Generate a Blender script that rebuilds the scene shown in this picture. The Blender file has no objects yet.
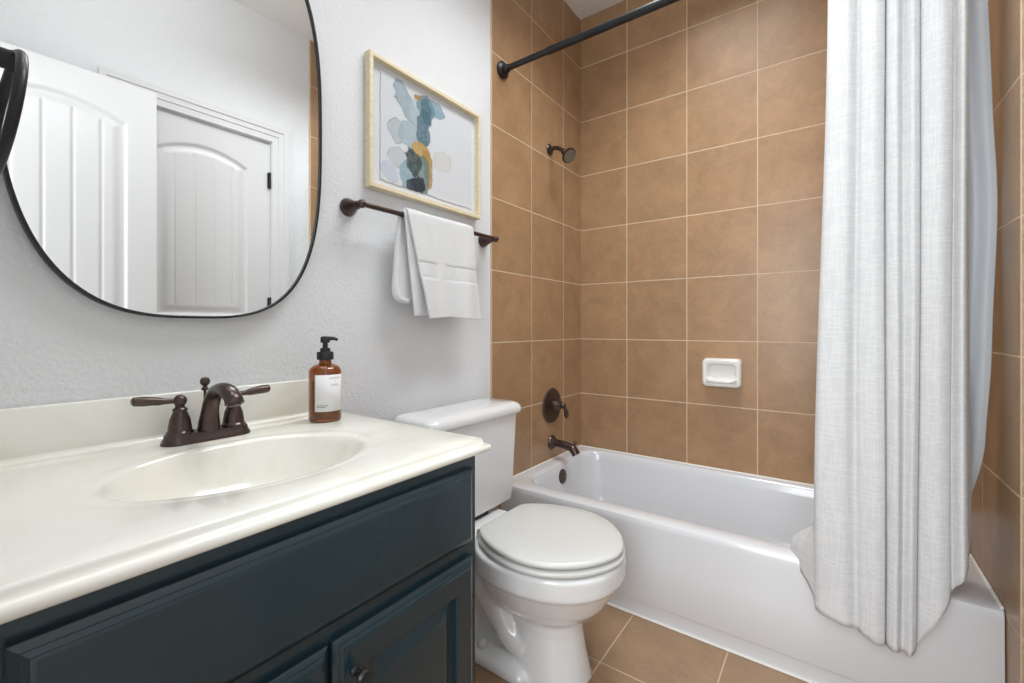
import bpy, bmesh, math, random
from mathutils import Vector, Matrix
random.seed(7)
PI = math.pi
scene = bpy.context.scene
COL = scene.collection

# ------------------------------------------------------------------ camera
# room frame: x = 0 mirror wall, y = 0 long wall of the tub, z = 0 floor (metres)
cam_d = bpy.data.cameras.new('camera')
cam = bpy.data.objects.new('camera', cam_d)
COL.objects.link(cam)
cam_d.sensor_fit = 'HORIZONTAL'
cam_d.sensor_width = 36.0
cam_d.lens = 36.0 * 445.8 / 1024.0
cam_d.shift_y = -(341.5 - 327.6) / 1024.0
cam_d.clip_start = 0.02
cam.location = (1.1809, -2.3069, 1.029)
cam.rotation_euler = (PI / 2, 0, 0.6248)
scene.camera = cam

# ------------------------------------------------------------------ light
world = bpy.data.worlds.new('world')
scene.world = world
world.use_nodes = True
bgn = world.node_tree.nodes['Background']
bgn.inputs['Color'].default_value = (0.95, 0.97, 1.0, 1)
bgn.inputs['Strength'].default_value = 0.9


def area(name, loc, rot, sx, sy, power, color=(1, 1, 1), spread=PI):
    l = bpy.data.lights.new(name, 'AREA')
    l.shape = 'RECTANGLE'
    l.size = sx
    l.size_y = sy
    l.energy = power
    l.color = color
    l.spread = spread
    o = bpy.data.objects.new(name, l)
    o.location = loc
    o.rotation_euler = rot
    COL.objects.link(o)
    return o


area('ceiling_lamp', (0.78, -0.92, 2.77), (0, 0, 0), 0.5, 1.1, 12.6, (0.94, 0.98, 1.0), 2.2)
area('hall_fill', (1.12, -3.2, 1.5), (PI / 2, 0, 0), 1.0, 1.9, 31.0, (0.93, 0.975, 1.0))  # added fill behind the doorway, lights the room from the front
area('vanity_fill', (0.14, -1.90, 2.34), (0, math.radians(-105), 0), 0.14, 0.60, 3.0, (0.96, 0.985, 1.0), 1.9)  # added fill, tilted up to brighten the upper right wall; no fixture built
area('vanity_down_fill', (0.24, -1.90, 2.40), (0, 0, 0), 0.12, 0.60, 0.5, (0.96, 0.985, 1.0), 1.7)  # second added fill, aimed down so the counter lip shades the drawer

vs = scene.view_settings
vs.view_transform = 'Standard'
vs.look = 'None'
vs.gamma = 1.0
vs.use_curve_mapping = False
vs.exposure = 0.50


# ------------------------------------------------------------------ helpers
def tag(o, label=None, cat=None, group=None, kind=None):
    if label: o['label'] = label
    if cat: o['category'] = cat
    if group: o['group'] = group
    if kind: o['kind'] = kind
    return o


def thing(name, loc, label, cat, group=None):
    o = bpy.data.objects.new(name, None)
    o.empty_display_size = 0.05
    o.location = loc
    COL.objects.link(o)
    return tag(o, label, cat, group)


def build(name, bm, mat, parent=None, smooth=True, angle=35):
    """world-space bmesh -> one mesh object (kept in place under its parent)"""
    bmesh.ops.recalc_face_normals(bm, faces=bm.faces[:])
    me = bpy.data.meshes.new(name)
    bm.to_mesh(me)
    bm.free()
    if smooth:
        me.polygons.foreach_set('use_smooth', [True] * len(me.polygons))
        try:
            me.set_sharp_from_angle(angle=math.radians(angle))
        except Exception:
            pass
    o = bpy.data.objects.new(name, me)
    COL.objects.link(o)
    if mat: me.materials.append(mat)
    if parent is not None:
        o.parent = parent
        off = Vector(parent.location) if parent.type == 'EMPTY' else Vector((0, 0, 0))
        o.matrix_parent_inverse = Matrix.Translation(-off)
    return o


def box(bm, x0, x1, y0, y1, z0, z1, bev=0.0, seg=2):
    r = bmesh.ops.create_cube(bm, size=1)
    vs_ = r['verts']
    for v in vs_:
        v.co = Vector(((x0 + x1) / 2 + v.co.x * (x1 - x0), (y0 + y1) / 2 + v.co.y * (y1 - y0),
                       (z0 + z1) / 2 + v.co.z * (z1 - z0)))
    if bev > 0:
        es = list({e for v in vs_ for e in v.link_edges})
        bmesh.ops.bevel(bm, geom=es, offset=bev, segments=seg, affect='EDGES', profile=0.5)
    return bm


def loft(bm, rings, cap0=True, cap1=True, closed=True):
    prev = None
    first = None
    for r in rings:
        cur = [bm.verts.new(p) for p in r]
        if prev:
            n = len(cur)
            for i in range(n if closed else n - 1):
                j = (i + 1) % n
                bm.faces.new((prev[i], prev[j], cur[j], cur[i]))
        else:
            first = cur
        prev = cur
    if cap0: bm.faces.new(first[::-1])
    if cap1: bm.faces.new(prev)
    return bm


def catmull(pts, n=8):
    P = [Vector(p) for p in pts]
    out = []
    for i in range(len(P) - 1):
        p0 = P[max(i - 1, 0)]; p1 = P[i]; p2 = P[i + 1]; p3 = P[min(i + 2, len(P) - 1)]
        for k in range(n):
            t = k / n
            out.append(0.5 * ((2 * p1) + (-p0 + p2) * t + (2 * p0 - 5 * p1 + 4 * p2 - p3) * t * t
                              + (-p0 + 3 * p1 - 3 * p2 + p3) * t ** 3))
    out.append(P[-1])
    return out


def lerp_list(vals, n):
    out = []
    m = len(vals) - 1
    for i in range(n):
        t = i / (n - 1) * m
        k = min(int(t), m - 1)
        f = t - k
        f = f * f * (3 - 2 * f)
        out.append(vals[k] * (1 - f) + vals[k + 1] * f)
    return out


def tube(bm, pts, radii, n=18, smooth=8, flat=1.0, up=(0, 0, 1)):
    """round bar swept along a curve; flat squeezes it along the binormal-up direction"""
    path = catmull(pts, smooth) if smooth else [Vector(p) for p in pts]
    if not isinstance(radii, (list, tuple)): radii = [radii, radii]
    rr = lerp_list(list(radii), len(path))
    rings = []
    ref = Vector(up)
    for i, p in enumerate(path):
        a = path[max(i - 1, 0)]; b = path[min(i + 1, len(path) - 1)]
        t = (b - a).normalized()
        u = ref - t * ref.dot(t)
        if u.length < 1e-4: u = Vector((1, 0, 0)) - t * t.x
        u.normalize()
        w = t.cross(u)
        rings.append([p + (u * math.cos(2 * PI * k / n) * flat + w * math.sin(2 * PI * k / n)) * rr[i] for k in range(n)])
    return loft(bm, rings)


def lathe(bm, prof, c, axis=(0, 0, 1), n=40, capped=True):
    """prof = [(radius, height)...] turned about axis through c"""
    ax = Vector(axis).normalized()
    h = Vector((0, 0, 1)) if abs(ax.z) < 0.9 else Vector((1, 0, 0))
    u = (h - ax * h.dot(ax)).normalized()
    w = ax.cross(u)
    c = Vector(c)
    rings = [[c + ax * z + (u * math.cos(2 * PI * k / n) + w * math.sin(2 * PI * k / n)) * max(r, 1e-4) for k in range(n)]
             for r, z in prof]
    return loft(bm, rings, capped, capped)


def rrect(x0, x1, y0, y1, z, r, k=8):
    """rounded rectangle ring, 4*(k+1) points, ccw"""
    out = []
    r = max(min(r, (x1 - x0) / 2 - 1e-4, (y1 - y0) / 2 - 1e-4), 1e-4)
    for cx_, cy_, a0 in ((x1 - r, y1 - r, 0), (x0 + r, y1 - r, PI / 2), (x0 + r, y0 + r, PI), (x1 - r, y0 + r, 1.5 * PI)):
        for i in range(k + 1):
            a = a0 + PI / 2 * i / k
            out.append(Vector((cx_ + r * math.cos(a), cy_ + r * math.sin(a), z)))
    return out


def sell(cx_, cy_, a, b, z, n=64, e=2.0):
    out = []
    for i in range(n):
        t = 2 * PI * i / n
        c, s = math.cos(t), math.sin(t)
        out.append(Vector((cx_ + a * math.copysign(abs(c) ** (2 / e), c), cy_ + b * math.copysign(abs(s) ** (2 / e), s), z)))
    return out


# ------------------------------------------------------------------ materials
class NT:
    def __init__(self, name):
        self.m = bpy.data.materials.new(name)
        self.m.use_nodes = True
        self.t = self.m.node_tree
        self.b = self.t.nodes['Principled BSDF']
        self.out = self.t.nodes['Material Output']

    def n(self, kind, **kw):
        nd = self.t.nodes.new(kind)
        for k, v in kw.items():
            setattr(nd, k, v)
        return nd

    def l(self, a, b):
        self.t.links.new(a, b)

    def math(self, op, a, b=None, c=None, clamp=False):
        nd = self.n('ShaderNodeMath', operation=op)
        nd.use_clamp = clamp
        for i, v in enumerate((a, b, c)):
            if v is None: continue
            if isinstance(v, (int, float)): nd.inputs[i].default_value = v
            else: self.l(v, nd.inputs[i])
        return nd.outputs[0]

    def mix(self, fac, a, b, blend='MIX'):
        nd = self.n('ShaderNodeMix', data_type='RGBA', blend_type=blend)
        for sock, v in ((nd.inputs[0], fac), (nd.inputs[6], a), (nd.inputs[7], b)):
            if isinstance(v, (int, float)): sock.default_value = v
            elif isinstance(v, tuple): sock.default_value = (*v, 1) if len(v) == 3 else v
            else: self.l(v, sock)
        return nd.outputs[2]

    def noise(self, vec, scale, detail=3, rough=0.5, dist=0.0):
        nd = self.n('ShaderNodeTexNoise')
        nd.inputs['Scale'].default_value = scale
        nd.inputs['Detail'].default_value = detail
        nd.inputs['Roughness'].default_value = rough
        nd.inputs['Distortion'].default_value = dist
        if vec is not None: self.l(vec, nd.inputs['Vector'])
        return nd

    def ramp(self, fac, stops):
        nd = self.n('ShaderNodeValToRGB')
        el = nd.color_ramp.elements
        while len(el) < len(stops): el.new(0.5)
        for e, (p, c) in zip(el, stops):
            e.position = p
            e.color = (*c, 1) if len(c) == 3 else c
        self.l(fac, nd.inputs[0])
        return nd.outputs[0]

    def bump(self, h, strength=0.2, dist=0.01, normal=None):
        nd = self.n('ShaderNodeBump')
        nd.inputs['Strength'].default_value = strength
        nd.inputs['Distance'].default_value = dist
        self.l(h, nd.inputs['Height'])
        if normal is not None: self.l(normal, nd.inputs['Normal'])
        self.l(nd.outputs[0], self.b.inputs['Normal'])
        return nd.outputs[0]

    def set(self, **kw):
        for k, v in kw.items():
            s = self.b.inputs[k.replace('_', ' ')]
            if isinstance(v, tuple): s.default_value = (*v, 1) if len(v) == 3 else v
            elif isinstance(v, (int, float)): s.default_value = v
            else: self.l(v, s)
        return self


def srgb(r, g, b):
    f = lambda c: c / 255 / 12.92 if c <= 10 else ((c / 255 + 0.055) / 1.055) ** 2.4
    return (f(r), f(g), f(b))


def plain(name, col, rough=0.4, coat=0.0, metal=0.0, spec=0.5, var=0.03, vscale=9):
    k = NT(name)
    tc = k.n('ShaderNodeTexCoord').outputs['Object']
    nz = k.noise(tc, vscale, 3)
    lo = tuple(c * (1 - var) for c in col)
    hi = tuple(min(1, c * (1 + var)) for c in col)
    k.set(Base_Color=k.mix(nz.outputs[0], lo, hi), Roughness=rough, Metallic=metal)
    k.b.inputs['Coat Weight'].default_value = coat
    k.b.inputs['Coat Roughness'].default_value = 0.08
    k.b.inputs['Specular IOR Level'].default_value = spec
    return k


def wall_paint(name, col, scale=95, strength=0.35):
    k = NT(name)
    tc = k.n('ShaderNodeTexCoord').outputs['Object']
    a = k.noise(tc, scale, 4, 0.55, 0.4)
    c = k.ramp(a.outputs[0], [(0.35, (0, 0, 0)), (0.62, (1, 1, 1))])
    k.set(Base_Color=col, Roughness=0.62)
    k.bump(c, strength, 0.0025)
    return k.m


def tile_mat(name, ua, va, u0, v0, T, base, grout, gw=0.0045, rough=0.34):
    """square ceramic tiles on the plane (ua, va) of object space"""
    k = NT(name)
    tc = k.n('ShaderNodeTexCoord').outputs['Object']
    sp = k.n('ShaderNodeSeparateXYZ')
    k.l(tc, sp.inputs[0])
    U = k.math('DIVIDE', k.math('SUBTRACT', sp.outputs[ua], u0), T)
    V = k.math('DIVIDE', k.math('SUBTRACT', sp.outputs[va], v0), T)

    def edge(x):
        f = k.math('FRACT', x)
        return k.math('MINIMUM', f, k.math('SUBTRACT', 1.0, f))
    wob = k.noise(tc, 60, 2)
    d = k.math('MINIMUM', edge(U), edge(V))
    d = k.math('ADD', d, k.math('MULTIPLY', k.math('SUBTRACT', wob.outputs[0], 0.5), 0.003))
    g = gw / T / 2
    mr = k.n('ShaderNodeMapRange')
    mr.interpolation_type = 'SMOOTHSTEP'
    mr.inputs['From Min'].default_value = g * 0.75
    mr.inputs['From Max'].default_value = g * 1.35
    k.l(d, mr.inputs['Value'])
    mask = mr.outputs[0]                      # 0 grout .. 1 tile
    cv = k.n('ShaderNodeCombineXYZ')
    k.l(k.math('FLOOR', U), cv.inputs[0])
    k.l(k.math('FLOOR', V), cv.inputs[1])
    wn = k.n('ShaderNodeTexWhiteNoise', noise_dimensions='3D')
    k.l(cv.outputs[0], wn.inputs['Vector'])
    # every tile gets its own clouds
    add = k.n('ShaderNodeVectorMath', operation='MULTIPLY_ADD')
    k.l(wn.outputs['Color'], add.inputs[0])
    add.inputs[1].default_value = (7, 7, 7)
    k.l(tc, add.inputs[2])
    big = k.noise(add.outputs[0], 8.5, 6, 0.68, 0.4)
    fine = k.noise(add.outputs[0], 62, 5, 0.7, 0.2)
    dark = tuple(c * 0.80 for c in base)
    lite = tuple(c * 1.22 for c in base)
    warm = (base[0] * 1.08, base[1] * 0.97, base[2] * 0.84)
    c1 = k.ramp(big.outputs[0], [(0.30, dark), (0.50, base), (0.72, lite)])
    c2 = k.mix(k.math('MULTIPLY', k.ramp(fine.outputs[0], [(0.42, (0, 0, 0)), (0.66, (1, 1, 1))]), 0.55), c1, warm)
    c3 = k.mix(k.math('MULTIPLY', k.ramp(fine.outputs[0], [(0.34, (1, 1, 1)), (0.50, (0, 0, 0))]), 0.50), c2, dark)
    hs = k.n('ShaderNodeHueSaturation')
    k.l(c3, hs.inputs['Color'])
    k.l(k.math('ADD', 0.95, k.math('MULTIPLY', wn.outputs['Value'], 0.10)), hs.inputs['Value'])
    k.set(Base_Color=k.mix(mask, grout, hs.outputs[0]))
    rg = k.math('SUBTRACT', 0.85, k.math('MULTIPLY', mask, 0.85 - rough))
    k.set(Roughness=rg)
    k.b.inputs['Specular IOR Level'].default_value = 0.5
    h = k.math('ADD', k.math('MULTIPLY', mask, 1.0), k.math('MULTIPLY', fine.outputs[0], 0.10))
    k.bump(h, 0.5, 0.002)
    return k.m


GROUT = srgb(208, 186, 158)
TILE = srgb(163, 130, 98)
T = 0.31
M = {}
M['wall'] = wall_paint('painted_wall', srgb(222, 223, 225))
M['ceiling'] = wall_paint('painted_ceiling', srgb(226, 224, 220), 70, 0.3)
M['tile_back'] = tile_mat('tan_tile_back', 0, 2, 0.2796 - T, 0.965 - 4 * T, T, TILE, GROUT)
M['tile_left'] = tile_mat('tan_tile_left', 1, 2, -0.2015 - 5 * T, 0.965 - 4 * T, T, TILE, GROUT)
M['tile_right'] = tile_mat('tan_tile_right', 1, 2, -0.8575 - 5 * T, 0.965 - 4 * T, T, TILE, GROUT)
M['tile_floor'] = tile_mat('tan_tile_floor', 0, 1, 0.599 - 3 * T, -1.036 - 8 * T, T, srgb(148, 120, 94), srgb(190, 166, 138), 0.0045, 0.38)
M['porcelain'] = plain('white_porcelain', srgb(226, 226, 226), 0.15, 0.6, var=0.008).m
M['enamel'] = plain('white_tub_enamel', srgb(217, 218, 221), 0.16, 0.6, var=0.006).m
M['seat'] = plain('white_plastic_seat', srgb(208, 208, 205), 0.32, 0.1, var=0.006).m
M['trim'] = plain('white_trim_paint', srgb(213, 213, 213), 0.38, var=0.006).m
M['bronze'] = plain('oil_rubbed_bronze', srgb(82, 68, 63), 0.28, 0.15, 0.75, var=0.25, vscale=30).m
M['black'] = plain('matte_black_metal', srgb(38, 39, 41), 0.38, 0.1, 0.5, var=0.12, vscale=25).m
M['gasket'] = plain('dark_rubber', srgb(28, 28, 28), 0.6).m
M['caulk'] = plain('white_caulk', srgb(240, 238, 232), 0.55).m
M['chrome'] = plain('chrome', srgb(200, 200, 202), 0.12, 0, 1.0).m
M['dish'] = plain('white_ceramic_dish', srgb(236, 235, 230), 0.15, 0.5).m
M['pump'] = plain('black_pump_plastic', srgb(30, 31, 33), 0.42).m
M['paper_label'] = plain('white_paper_label', srgb(232, 231, 232), 0.6).m
M['ink'] = plain('grey_print_ink', srgb(120, 120, 122), 0.7).m
M['liner'] = plain('grey_white_vinyl_liner', srgb(198, 203, 208), 0.5, var=0.02).m

# teal painted cabinet wood
k = plain('deep_teal_cabinet_paint', srgb(23, 44, 51), 0.27, 0.25, var=0.05, vscale=4)
tc = k.n('ShaderNodeTexCoord').outputs['Object']
k.bump(k.noise(tc, 160, 2).outputs[0], 0.05, 0.001)
M['teal'] = k.m
# cultured marble, cream with faint veins
k = NT('cream_cultured_marble')
tc = k.n('ShaderNodeTexCoord').outputs['Object']
v1 = k.noise(tc, 3.2, 6, 0.62, 1.2)
k.set(Base_Color=k.ramp(v1.outputs[0], [(0.28, srgb(226, 222, 206)), (0.5, srgb(236, 234, 224)), (0.75, srgb(240, 239, 233))]), Roughness=0.2)
k.b.inputs['Coat Weight'].default_value = 0.5
k.b.inputs['Coat Roughness'].default_value = 0.1
M['marble'] = k.m
# mirror silvering
k = NT('mirror_silver')
k.set(Base_Color=(0.93, 0.94, 0.94), Metallic=1.0, Roughness=0.0)
M['mirror'] = k.m
# amber glass
k = NT('amber_glass')
k.set(Base_Color=srgb(196, 122, 48), Roughness=0.05)
k.b.inputs['Transmission Weight'].default_value = 0.85
k.b.inputs['IOR'].default_value = 1.45
k.b.inputs['Coat Weight'].default_value = 0.4
M['amber'] = k.m
k = NT('clear_soap')
k.set(Base_Color=srgb(112, 60, 40), Roughness=0.3)
M['soap'] = k.m
# clear pane: see-through with a faint grazing sheen
k = NT('clear_pane')
tr = k.n('ShaderNodeBsdfTransparent')
gl = k.n('ShaderNodeBsdfGlossy')
gl.inputs['Roughness'].default_value = 0.02
fr = k.n('ShaderNodeLayerWeight')
fac = k.math('ADD', 0.015, k.math('MULTIPLY', k.math('POWER', fr.outputs['Facing'], 4.0), 0.25))
ms = k.n('ShaderNodeMixShader')
k.l(fac, ms.inputs[0]); k.l(tr.outputs[0], ms.inputs[1]); k.l(gl.outputs[0], ms.inputs[2])
k.l(ms.outputs[0], k.out.inputs['Surface'])
M['pane'] = k.m
# pale maple picture frame
k = NT('pale_maple_wood')
tc = k.n('ShaderNodeTexCoord').outputs['Object']
mp = k.n('ShaderNodeMapping')
mp.inputs['Scale'].default_value = (30, 3, 40)
k.l(tc, mp.inputs[0])
nz = k.noise(mp.outputs[0], 2.5, 4, 0.6)
k.set(Base_Color=k.ramp(nz.outputs[0], [(0.3, srgb(214, 198, 162)), (0.7, srgb(232, 220, 190))]), Roughness=0.45)
M['maple'] = k.m
# terry towel
k = NT('white_terry')
tc = k.n('ShaderNodeTexCoord').outputs['Object']
nz = k.noise(tc, 420, 2, 0.6)
uvn = k.n('ShaderNodeUVMap')
sp = k.n('ShaderNodeSeparateXYZ')
k.l(uvn.outputs[0], sp.inputs[0])
k.set(Base_Color=k.ramp(nz.outputs[0], [(0.3, srgb(230, 230, 231)), (0.65, srgb(246, 246, 246))]), Roughness=0.95)
k.b.inputs['Sheen Weight'].default_value = 0.3
k.bump(nz.outputs[0], 0.9, 0.006)
M['terry'] = k.m
# woven curtain: blocks of horizontal and vertical slubs
k = NT('white_woven_curtain')
uvn = k.n('ShaderNodeUVMap')
sp = k.n('ShaderNodeSeparateXYZ')
k.l(uvn.outputs[0], sp.inputs[0])
U, V = sp.outputs[0], sp.outputs[1]


def slubs(A, B, cell, period, seed):
    """bright threads running along A, spaced along B; each thread is broken in random dashes"""
    row = k.math('FLOOR', k.math('DIVIDE', B, period))
    cv = k.n('ShaderNodeCombineXYZ')
    k.l(row, cv.inputs[0]); cv.inputs[1].default_value = seed
    w0 = k.n('ShaderNodeTexWhiteNoise', noise_dimensions='3D'); k.l(cv.outputs[0], w0.inputs['Vector'])
    a = k.math('FLOOR', k.math('DIVIDE', k.math('ADD', A, k.math('MULTIPLY', w0.outputs['Value'], cell)), cell))
    c2 = k.n('ShaderNodeCombineXYZ')
    k.l(a, c2.inputs[0]); k.l(row, c2.inputs[1]); c2.inputs[2].default_value = seed + 3
    w1 = k.n('ShaderNodeTexWhiteNoise', noise_dimensions='3D'); k.l(c2.outputs[0], w1.inputs['Vector'])
    on = k.math('GREATER_THAN', w1.outputs['Value'], 0.62)
    f = k.math('FRACT', k.math('DIVIDE', B, period))
    prof = k.math('GREATER_THAN', k.math('SINE', k.math('MULTIPLY', f, PI)), 0.72)
    return k.math('MULTIPLY', on, prof)


hsl = slubs(U, V, 0.045, 0.0060, 1.0)
vsl = slubs(V, U, 0.050, 0.0060, 2.0)
line = k.math('MAXIMUM', hsl, vsl)
tc = k.n('ShaderNodeTexCoord').outputs['Object']
wv = k.noise(tc, 600, 2)
k.set(Base_Color=k.mix(line, srgb(226, 226, 227), srgb(239, 239, 239)), Roughness=0.9)
k.bump(k.math('ADD', line, k.math('MULTIPLY', wv.outputs[0], 0.5)), 0.35, 0.001)
tl = k.n('ShaderNodeBsdfTranslucent'); tl.inputs['Color'].default_value = (0.9, 0.9, 0.9, 1)
ms = k.n('ShaderNodeMixShader'); ms.inputs[0].default_value = 0.22
k.l(k.b.outputs[0], ms.inputs[1]); k.l(tl.outputs[0], ms.inputs[2])
k.l(ms.outputs[0], k.out.inputs['Surface'])
M['curtain'] = k.m


# ------------------------------------------------------------------ room shell
RW = 1.5246        # painted right wall
TL, TR = -0.8255, -0.8600   # where the wall tile stops on the two short walls
CH = 2.796
FW = -2.29         # wall the camera looks in through (its doorway)


def structure(name, bm, m, parent=None, smooth=False, label=None):
    o = build(name, bm, m, parent, smooth)
    if parent is None: o['kind'] = 'structure'
    return o


bm = bmesh.new(); box(bm, -0.12, RW + 0.12, -3.9, 0.12, -0.10, 0.0); structure('floor', bm, M['tile_floor'])
bm = bmesh.new(); box(bm, -0.12, RW + 0.12, -2.42, 0.12, CH, CH + 0.1); structure('ceiling', bm, M['ceiling'])
bm = bmesh.new(); box(bm, -0.12, -0.0105, -2.42, 0.12, 0, CH); structure('wall_left', bm, M['wall'])
bm = bmesh.new(); box(bm, -0.12, RW + 0.12, 0.0, 0.12, 0, CH); structure('wall_back', bm, M['tile_back'])
# paint skim coat on the left wall beside the tile (its face is x = 0)
bm = bmesh.new(); box(bm, -0.0105, 0.0, -2.42, TL, 0, CH); structure('wall_left_paint', bm, M['wall'])
bm = bmesh.new(); box(bm, -0.0105, 0.003, TL, 0.0, 0, CH, 0.002, 1); structure('wall_left_tile', bm, M['tile_left'])
bm = bmesh.new(); box(bm, RW - 0.010, RW + 0.001, TR, 0.0, 0, CH, 0.002, 1); structure('wall_right_tile', bm, M['tile_right'])
# right wall with the closet doorway cut out
CY0, CY1, CZ = -1.735, -1.080, 2.097
bm = bmesh.new()
box(bm, RW, RW + 0.12, CY1, 0.12, 0, CH)
box(bm, RW, RW + 0.12, -2.42, CY0, 0, CH)
box(bm, RW, RW + 0.12, CY0, CY1, CZ, CH)
structure('wall_right', bm, M['wall'])
# front wall with the entry doorway
OX0, OX1, OZ = 0.74, 1.485, 2.11
bm = bmesh.new()
box(bm, -0.12, OX0, FW - 0.11, FW, 0, CH)
box(bm, OX1, RW + 0.12, FW - 0.11, FW, 0, CH)
box(bm, OX0, OX1, FW - 0.11, FW, OZ, CH)
structure('wall_front', bm, M['wall'])


# panel doors: an arched upper panel and a square lower one, beadboard inside
def panel_door(y0, y1, z0, z1, xf, thick, panels):
    """slab in the y-z plane whose moulded face is at x = xf looking to -x"""
    bm = bmesh.new()
    ny = int((y1 - y0) / 0.004)
    nz = int((z1 - z0) / 0.007)

    def depth(y, z):
        for (ya, yb, za, zb, rise, pitch) in panels:
            c, hw = (ya + yb) / 2, (yb - ya) / 2
            if not (ya < y < yb): continue
            zt = zb + rise * (1 - ((y - c) / hw) ** 2)
            d = min(y - ya, yb - y, z - za, zt - z)
            if d <= 0: continue
            if d < 0.009: return -0.010 * math.sin(d / 0.009 * PI / 2)
            if d < 0.016: return -0.010
            if d < 0.050:
                t = (d - 0.016) / 0.034
                return -0.010 + 0.0065 * t * t * (3 - 2 * t)
            f = ((y - c) / pitch + 0.5) % 1.0
            e = min(f, 1 - f) * pitch
            return -0.0035 - (0.0042 * (1 - e / 0.007) if e < 0.007 else 0)
        return 0.0
    grid = []
    for j in range(nz + 1):
        z = z0 + (z1 - z0) * j / nz
        row = []
        for i in range(ny + 1):
            y = y0 + (y1 - y0) * i / ny
            row.append(bm.verts.new((xf - depth(y, z), y, z)))
        grid.append(row)
    for j in range(nz):
        for i in range(ny):
            bm.faces.new((grid[j][i], grid[j][i + 1], grid[j + 1][i + 1], grid[j + 1][i]))
    rim = grid[0][:] + [r[-1] for r in grid[1:]] + grid[-1][-2::-1] + [r[0] for r in grid[-2:0:-1]]
    back = [bm.verts.new((xf + thick, v.co.y, v.co.z)) for v in rim]
    n = len(rim)
    for i in range(n):
        bm.faces.new((rim[i], back[i], back[(i + 1) % n], rim[(i + 1) % n]))
    bm.faces.new(back)
    return bm


def hinge(z, y, x, parent):
    bm = bmesh.new()
    lathe(bm, [(0.0055, 0), (0.0065, 0.002), (0.0065, 0.090), (0.0055, 0.092)], (x, y, z), n=14)
    box(bm, x, x + 0.006, y - 0.012, y + 0.010, z + 0.002, z + 0.090)
    return build('hinge', bm, M['black'], parent)


closet = tag(build('door_1', panel_door(CY0 + 0.004, CY1 - 0.004, 0.012, CZ - 0.014, RW + 0.012, 0.034,
             [(-1.612, -1.206, 1.095, 1.909, 0.060, 0.088), (-1.612, -1.206, 0.20, 0.96, 0.0, 0.088)]), M['trim'], None, True, 60), kind='structure')
for z in (1.828, 1.110, 0.25): hinge(z, CY1 - 0.008, RW + 0.004, closet)
entry = tag(build('door_2', panel_door(-2.285, -1.640, 0.012, 2.112, 1.420, 0.036,
            [(-2.178, -1.746, 1.02, 1.930, 0.060, 0.088), (-2.178, -1.746, 0.20, 0.90, 0.0, 0.088)]), M['trim'], None, True, 60), kind='structure')
for z in (1.85, 1.05, 0.25): hinge(z, -2.283, 1.462, entry)
bm = bmesh.new()
lathe(bm, [(0.004, 0), (0.032, 0.001), (0.032, 0.006), (0.013, 0.010), (0.011, 0.028), (0.024, 0.038), (0.028, 0.050), (0.022, 0.062), (0.004, 0.066)], (1.4205, -1.70, 0.93), (-1, 0, 0))
build('door_knob', bm, M['bronze'], entry)


def casing(bm, yo0, yo1, yi0, yi1, zo, zi, x):
    """moulded casing: three stepped bands round an opening on the right wall"""
    for a, b, dx in ((0.0, 0.30, 0.017), (0.30, 0.62, 0.012), (0.62, 1.0, 0.008)):
        w = yo1 - yi1
        o1, i1 = yo1 - w * a, yo1 - w * b
        o0, i0 = yo0 + w * a, yo0 + w * b
        t1, t0 = zo - w * a, zo - w * b
        box(bm, x - dx, x, i1, o1, 0, t1)
        box(bm, x - dx, x, o0, i0, 0, t1)
        box(bm, x - dx, x, i0, i1, t0, t1)
    return bm


bm = bmesh.new()
casing(bm, CY0 - 0.090, CY1 + 0.090, CY0, CY1, CZ + 0.090, CZ, RW)
structure('trim_1', bm, M['trim'])
bm = bmesh.new()      # closet jamb lining
box(bm, RW, RW + 0.11, CY1 - 0.003, CY1 + 0.001, 0, CZ); box(bm, RW, RW + 0.11, CY0 - 0.001, CY0 + 0.003, 0, CZ)
box(bm, RW, RW + 0.11, CY0, CY1, CZ - 0.003, CZ + 0.001)
structure('trim_2', bm, M['trim'])
bm = bmesh.new()      # entry jamb lining
box(bm, OX0 - 0.001, OX0 + 0.012, FW - 0.115, FW + 0.004, 0, OZ); box(bm, OX1 - 0.012, OX1 + 0.001, FW - 0.115, FW + 0.004, 0, OZ)
box(bm, OX0, OX1, FW - 0.115, FW + 0.004, OZ - 0.012, OZ + 0.001)
structure('trim_3', bm, M['trim'])
# baseboards
bm = bmesh.new(); box(bm, 0.0, 0.013, -1.573, TL - 0.001, 0, 0.085, 0.003); structure('baseboard_left', bm, M['trim'])
bm = bmesh.new(); box(bm, RW - 0.013, RW, CY1 + 0.091, TR - 0.001, 0, 0.085, 0.003); structure('baseboard_right', bm, M['trim'])

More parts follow.
